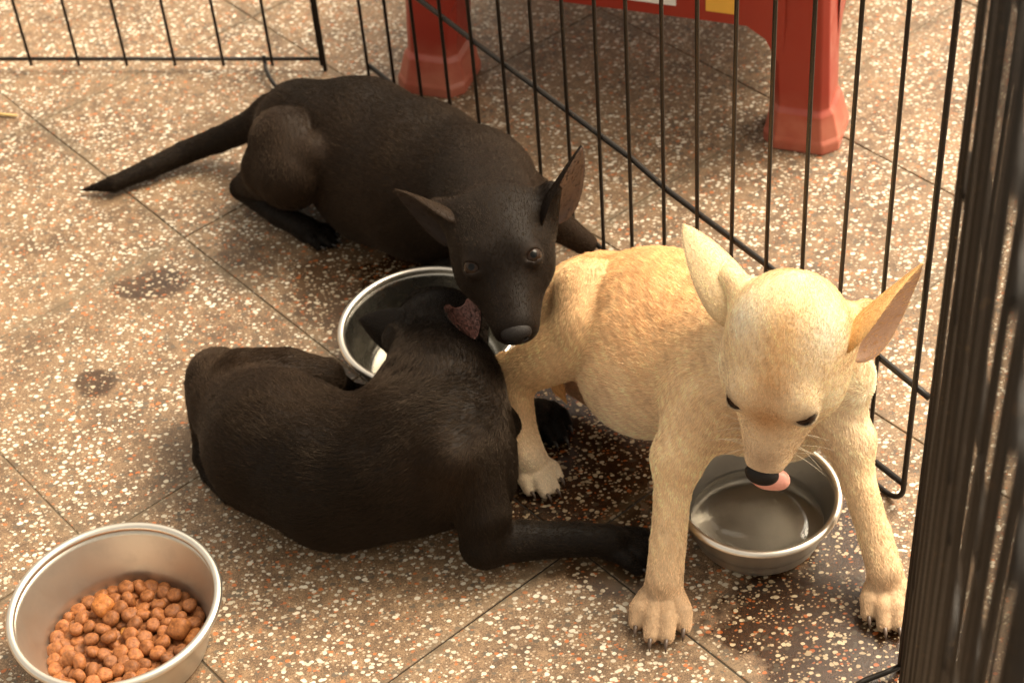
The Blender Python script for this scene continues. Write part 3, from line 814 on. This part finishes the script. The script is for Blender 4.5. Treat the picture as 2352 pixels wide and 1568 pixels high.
        pt = sum(np.sin(R @ (g.normal(size=3) * sc_) + g.uniform(0, 6)) for sc_ in (60, 90, 140, 220, 320)); cl = cl * (1 + .05 * pt)[:, None]
        vr = g.uniform(.66, 1.3, n)[:, None] * (1 + .10 * np.sin(R @ fr2[:, :1]))
        ca = hc.attributes.new('coat', 'FLOAT_COLOR', 'CURVE'); ca.data.foreach_set('color', np.c_[np.clip(cl * vr, 0, .95), np.ones(n)].ravel().astype(np.float32))
        hc.materials.append(s.fur)
        o = bpy.data.objects.new('fur', hc); COL.objects.link(o); o.parent = body
        return body
EYE_MESH = {}
for mm in (M_EYEB, M_EYET):
    EYE_MESH[mm.name] = sphere_mesh('eye'); EYE_MESH[mm.name].materials.append(mm)

def nose_part(p, w, ml, q, mat=M_NOSE):
    S_, M, sc, L = p.H
    pr = [ell(w(0, ml + .0008, -.0068), np.array([.0118, .0082, .0086]) * q, M, .003), ell(w(0, ml + .001, -.0115), np.array([.0086, .0065, .0070]) * q, M, .003)]
    for sx in (-1, 1):
        pr.append(ell(w(sx * .0064, ml + .0074, -.0088), np.array([.0022, .0032, .0026]) * q, M, .0012, sub=True))
        pr.append(cap(w(sx * .0072, ml + .0066, -.0100), w(sx * .0130, ml + .001, -.0125), .0012 * q, .0010 * q, .001, sub=True))
    pr.append(cap(w(0, ml + .0085, -.009), w(0, ml + .007, -.020), .0006, .0006, .001, sub=True))
    V, F = sdf_mesh(pr, .0006); me = mesh_np('nose', V, F); return me
def attach(p, nm, me, mat):
    me.transform(Matrix.Translation(-Vector(p.root.location))); o = link(nm, me, mat, p.root); o.matrix_parent_inverse = Matrix(); return o
def whiskers(p, roots, mat, r=.00018):
    hc = bpy.data.hair_curves.new('whiskers'); n = len(roots); hc.add_curves([6] * n); P_ = []
    for a, d, l in roots:
        d = nrm(d)
        for t in np.linspace(0, 1, 6): P_.append(a + d * l * t + np.array([0, 0, -.25]) * l * t * t)
    hc.attributes['position'].data.foreach_set('vector', (np.array(P_) - np.array(p.root.location)).ravel().astype(np.float32))
    ra = hc.attributes.get('radius') or hc.attributes.new('radius', 'FLOAT', 'POINT'); ra.data.foreach_set('value', np.tile(np.linspace(1, .2, 6) * r, n).astype(np.float32))
    hc.materials.append(mat); o = bpy.data.objects.new('whiskers', hc); COL.objects.link(o); o.parent = p.root
M_WHISK = plain('whisker', (.8, .72, .55), .35)

# ------------------------------------------------------------------ tan puppy
TAN = np.array([.90, .60, .32]); TANB = np.array([.89, .54, .255]); PALE = np.array([.92, .67, .40]); CREAM = np.array([.92, .76, .55]); PAWC = np.array([.60, .41, .25])
def build_tan():
    b = at(1500, 1000)
    p = Puppy((b[0], b[1], 0), 'tan puppy with pale face lapping water, front legs spread round its bowl', M_FURT, M_CLAW)
    # trunk
    back = nrm(at(1350, 660, .12) - at(1660, 850, .12))
    q = lambda *a: p.px(*a)
    def seg(a, b_, col, k=.02, ln=.0075): p.chain([a, b_], k, col, ln)
    seg((1690, 850, .115, 150), (1510, 765, .100, 186), TANB); seg((1510, 765, .100, 186), (1385, 690, .092, 112), TANB)
    p.ball(1490, 862, .085, 136, .03, CREAM, .007, back); p.ball(1650, 930, .10, 95, .03, CREAM, .006, back)
    p.ball(1800, 960, .080, 100, .03, CREAM, .006, back)
    p.ball(1860, 860, .11, 90, .03, PALE, .006, back)
    p.ball(1938, 868, .140, 72, .03, CREAM, .006, back)
    seg((1798, 790, .172, 112), (1690, 840, .13, 130), PALE, .03)
    # near hind leg
    p.chain([(1315, 668, .110, 62), (1272, 765, .088, 58)], .015, TAN, .005)
    p.chain([(1352, 672, .128, 82), (1368, 745, .116, 88)], .003, TAN, .005)
    p.ball(1380, 684, .131, 44, .006, PALE, .004)
    p.chain([(1362, 762, .108, 92), (1190, 858, .066, 50)], .008, TAN, .005)
    p.chain([(1160, 836, .066, 27), (1180, 900, .052, 42), (1194, 990, .030, 38), (1215, 1050, .020, 40)], .010, TAN, .004)
    hp = at(1212, 1052, .014)
    p.paw(hp, at(1262, 1110, .014) - hp, .86, CREAM * .95)
    # far hind leg
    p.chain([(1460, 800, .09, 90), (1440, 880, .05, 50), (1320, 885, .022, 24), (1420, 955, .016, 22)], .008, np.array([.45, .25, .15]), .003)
    # tail tip tucked between the legs
    p.chain([(1270, 800, .075, 20), (1266, 858, .058, 18), (1283, 892, .048, 13), (1301, 926, .036, 3)], .004, np.array([.90, .42, .10]), .004)
    # front legs
    p.chain([(1620, 930, .115, 92), (1558, 1050, .088, 58)], .014, PALE, .005)
    p.chain([(1558, 1050, .088, 54), (1545, 1130, .068, 41), (1534, 1250, .042, 40), (1526, 1330, .026, 42)], .010, PALE, .0042)
    w1 = at(1523, 1345, .016); p.paw(w1, at(1512, 1450, .016) - w1, 1.04, PAWC, spread=1.08)
    p.chain([(1905, 930, .115, 80), (1950, 1010, .095, 56)], .014, CREAM, .005)
    p.chain([(1950, 1010, .095, 52), (1972, 1110, .070, 38), (2008, 1225, .042, 37), (2032, 1310, .026, 40)], .010, PALE, .0042)
    w2 = at(2036, 1322, .016); p.paw(w2, at(2052, 1430, .016) - w2, 1.0, PAWC)
    # head
    S_, N_ = at(1803, 800, .199), at(1746, 1092, .116)
    right = CR * .95 - CU * .13 + CT * .30
    w = p.head(S_, N_, right, 1.0, (np.array([.94, .69, .41]), np.array([.94, .77, .53]), np.array([.90, .69, .46])), .0038, squint=.0037, lid=.3, eyemat=M_EYET, k=.022, eyepos=(.0225, .0365, .0128))
    ml = np.linalg.norm(N_ - S_)
    p.gaze = nrm(p.H[1] @ np.array([0, .9, -.5])) * .5
    p.blobs += [(w(0, .044, .020), .015, (.55, .27, .09), .75), (w(0, .020, .030), .014, (.58, .31, .12), .5),
                (w(0, ml - .012, .002), .012, (.40, .25, .15), .6)]
    for (c, od, vv, r) in p.eyes: p.blobs.append((c + od * r, .0085, (.09, .045, .028), .9))
    for sx in (-1, 1): p.blobs += [(w(sx * .030, -.020, .020), .016, (.93, .84, .68), .7), (w(sx * .028, .022, -.004), .016, (.94, .84, .64), .6)]
    for yy in (-.024, -.012, .0, .012): p.blobs.append((w(0, yy, .030), .010, (.86, .54, .25), .5))
    # ears
    bl, br = at(1712, 682, .208), at(1944, 752, .198)
    tl, tr = at(1569, 517, .245), at(2118, 608, .235)
    e1 = p.ear(bl, tl, .044, -CR * .35 - CU * .35 - CT * .8, np.array([.88, .68, .42]), M_EARIN, curl=1.0)
    e2 = p.ear(br, tr, .058, CR * .2 - CU * .9 + CT * .22, np.array([.78, .48, .20]), M_EARIN, curl=1.15)
    p.earmeshes = [e1, e2]
    p.bare.append((w(0, ml + .004, -.008), .0095))
    p.finish(nhair=240000, hr=.00012, seed=3)
    attach(p, 'nose', nose_part(p, w, ml, 1.0), M_NOSE)
    TR = p.H[1]
    V, F = sdf_mesh([ell(at(1772, 1098, .097), [.0125, .0080, .0062], TR, .004), ell(at(1756, 1096, .099), [.010, .008, .006], TR, .004), ell(at(1788, 1100, .095), [.0075, .0065, .006], TR, .004)], .0009)
    attach(p, 'tongue', mesh_np('tongue', V, F), M_TONGUE)
    g = np.random.default_rng(5); ws = []
    M = p.H[1]
    for sx in (-1, 1):
        for i in range(9):
            a = w(sx * g.uniform(.010, .016), ml - g.uniform(.012, .030), -g.uniform(.012, .022)); d = M @ np.array([sx * .9, g.uniform(-.5, .3), g.uniform(-.15, .4)])
            ws.append((a, d, g.uniform(.018, .034)))
    whiskers(p, ws, M_WHISK)
build_tan()

# ------------------------------------------------------------------ black puppies
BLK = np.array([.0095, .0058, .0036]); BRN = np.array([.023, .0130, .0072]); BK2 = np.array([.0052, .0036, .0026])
def build_back():
    b = at(900, 560)
    p = Puppy((b[0], b[1], 0), 'black puppy lying along the pen with its chin over the steel bowl, facing us', M_FURB, M_CLAWB)
    back = nrm(at(700, 300, .07) - at(1080, 440, .085))
    def seg(a, b_, col=BLK, k=.02, ln=.007): p.chain([a, b_], k, col, ln)
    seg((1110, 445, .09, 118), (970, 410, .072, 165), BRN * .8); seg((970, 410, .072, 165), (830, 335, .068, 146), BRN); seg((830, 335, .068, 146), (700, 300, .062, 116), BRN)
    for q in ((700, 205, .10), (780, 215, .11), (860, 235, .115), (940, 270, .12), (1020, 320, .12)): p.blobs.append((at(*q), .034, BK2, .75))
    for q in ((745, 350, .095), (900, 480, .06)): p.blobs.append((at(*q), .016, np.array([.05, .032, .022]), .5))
    p.ball(860, 435, .045, 120, .03, BK2, .006, back); p.ball(1000, 480, .05, 105, .03, BK2, .006, back)
    seg((1150, 515, .168, 96), (1095, 420, .105, 112), BLK, .03)
    p.ball(1085, 372, .118, 60, .02, BRN, .008, back)
    # hind leg
    p.chain([(655, 325, .092, 82), (668, 395, .074, 86)], .003, BRN, .005)
    p.ball(716, 350, .094, 44, .008, BRN, .004); p.ball(620, 385, .064, 64, .012, BRN, .006)
    p.chain([(615, 405, .05, 56), (556, 432, .022, 27), (640, 492, .016, 27), (700, 522, .014, 27)], .007, BK2, .004)
    hp = at(705, 524, .012); p.paw(hp, at(770, 545, .012) - hp, .72, BK2)
    # tail
    p.chain([(625, 262, .062, 46), (575, 290, .044, 33), (500, 322, .026, 28), (425, 350, .017, 25), (345, 387, .013, 22), (262, 422, .010, 17), (192, 436, .005, 4)], .012, BLK, .006)
    # forelegs
    p.chain([(1215, 470, .07, 70), (1285, 520, .045, 36), (1345, 560, .022, 26)], .012, BRN, .004)
    p.chain([(1030, 510, .06, 70), (1010, 575, .03, 38), (1060, 640, .02, 30)], .012, BK2, .004)
    # head
    S_, N_ = at(1149, 560, .172), at(1183, 752, .152)
    right = CR * .97 + CU * .20 + CT * .03
    w = p.head(S_, N_, right, .87, (BLK, BLK, BLK * 1.1), .0032, squint=.0045, lid=.1, eye=.0088, eyemat=M_EYEB, snout=1.28, eyepos=(.0245, .0285, .0135))
    ml = np.linalg.norm(N_ - S_) / .87
    p.gaze = CT * .9
    for (c, od, vv, r) in p.eyes: p.blobs.append((c + od * r, .008, (.05, .036, .028), .6))
    bl, br = at(1040, 492, .178), at(1246, 478, .182)
    e1 = p.ear(bl, at(907, 437, .190), .050, -CU * .9 + CT * .35, BRN, M_EARIND, curl=1.05)
    e2 = p.ear(br, at(1322, 337, .235), .046, CR * .8 - CU * .2 + CT * .5, BLK * 1.1, M_EARINB, curl=1.05, bend=CR * .004)
    p.earmeshes = [e1, e2]
    p.bare.append((w(0, ml + .004, -.008), .0095))
    p.finish(nhair=180000, hr=.00012, seed=4)
    attach(p, 'nose', nose_part(p, w, ml, .87 * 1.12), M_NOSE)
build_back()

def build_front():
    b = at(800, 1100)
    p = Puppy((b[0], b[1], 0), 'black puppy lying curled with its back to us, head over the steel bowl', M_FURB, M_CLAWB)
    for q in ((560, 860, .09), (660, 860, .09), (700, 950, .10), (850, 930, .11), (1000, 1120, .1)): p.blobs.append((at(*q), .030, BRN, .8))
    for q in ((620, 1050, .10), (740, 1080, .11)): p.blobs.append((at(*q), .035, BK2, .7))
    def seg(a, b_, col=BLK, k=.02, ln=.0085): p.chain([a, b_], k, col, ln)
    seg((1040, 1010, .085, 132), (920, 1060, .064, 160)); seg((920, 1060, .064, 160), (775, 1088, .055, 160)); seg((775, 1088, .055, 160), (640, 1020, .054, 158)); seg((640, 1020, .054, 158), (552, 935, .045, 112), BRN)
    p.ball(1090, 1110, .05, 88, .03, BLK, .006)
    p.ball(930, 1000, .096, 100, .02, BLK, .008); p.ball(1000, 985, .100, 90, .02, BLK, .008); p.ball(1050, 1080, .078, 92, .012, BLK, .006)         # shoulder blade
    p.ball(500, 870, .045, 58, .03, BRN, .006)
    seg((1012, 780, .088, 92), (1015, 900, .092, 116), BLK, .03, .009); seg((1015, 900, .092, 116), (1000, 1000, .080, 130), BLK, .03, .009)
    p.chain([(1000, 985, .098, 40), (850, 1080, .090, 40), (700, 1092, .083, 38), (560, 1010, .066, 34)], .03, BLK, .008)
    p.ball(490, 858, .056, 40, .02, BRN, .006); p.ball(905, 960, .104, 58, .012, BLK, .008); p.ball(1030, 1050, .104, 60, .012, BLK, .007)
    # hind leg folded against the belly
    p.chain([(560, 880, .062, 80), (660, 868, .062, 68), (745, 868, .056, 46)], .004, BRN, .006)
    p.chain([(760, 878, .038, 34), (800, 905, .018, 28), (860, 915, .012, 26)], .006, BK2, .004)
    p.chain([(470, 930, .035, 30), (462, 1050, .016, 18), (475, 1095, .010, 12), (520, 1150, .008, 8)], .01, BLK, .006)
    # near foreleg
    p.chain([(1070, 1080, .078, 84), (1108, 1180, .052, 64), (1112, 1248, .032, 50)], .004, BLK, .005)
    p.chain([(1112, 1252, .026, 48), (1200, 1240, .024, 46), (1330, 1238, .020, 38), (1400, 1240, .018, 36)], .010, BK2, .004)
    w1 = at(1405, 1240, .014); p.paw(w1, at(1490, 1262, .014) - w1, .95, BK2)
    # other foreleg
    p.chain([(1110, 960, .06, 60), (1180, 985, .03, 36), (1230, 955, .018, 30)], .012, BK2, .004)
    w2 = at(1232, 930, .014); p.paw(w2, at(1275, 985, .014) - w2, .92, BK2)
    # head, seen from behind
    S_ = at(1010, 742, .085); Fd = nrm(np.array([-.10, .80, -.60])); N_ = S_ + Fd * .088
    w = p.head(S_, N_, CR * 1.0, .84, (BK2 * 1.25, BK2 * 1.2, BK2), .0045, squint=.005, eyemat=M_EYEB)
    e1 = p.ear(at(935, 795, .100), at(826, 733, .098), .046, -CT * .85 + CU * .35, BK2 * 1.4, M_EARINB, curl=1.2)
    e2 = p.ear(at(1064, 726, .122), at(1092, 780, .127), .025, CT * .95 + CR * .15, BK2 * 1.2, M_EARINP, curl=1.1, bump=False, sink=.012, indens=.9)
    p.earmeshes = [e1, e2]
    ml = np.linalg.norm(N_ - S_) / .84
    p.finish(nhair=200000, hr=.00012, seed=6)
    attach(p, 'nose', nose_part(p, w, ml, .84), M_NOSE)
build_front()
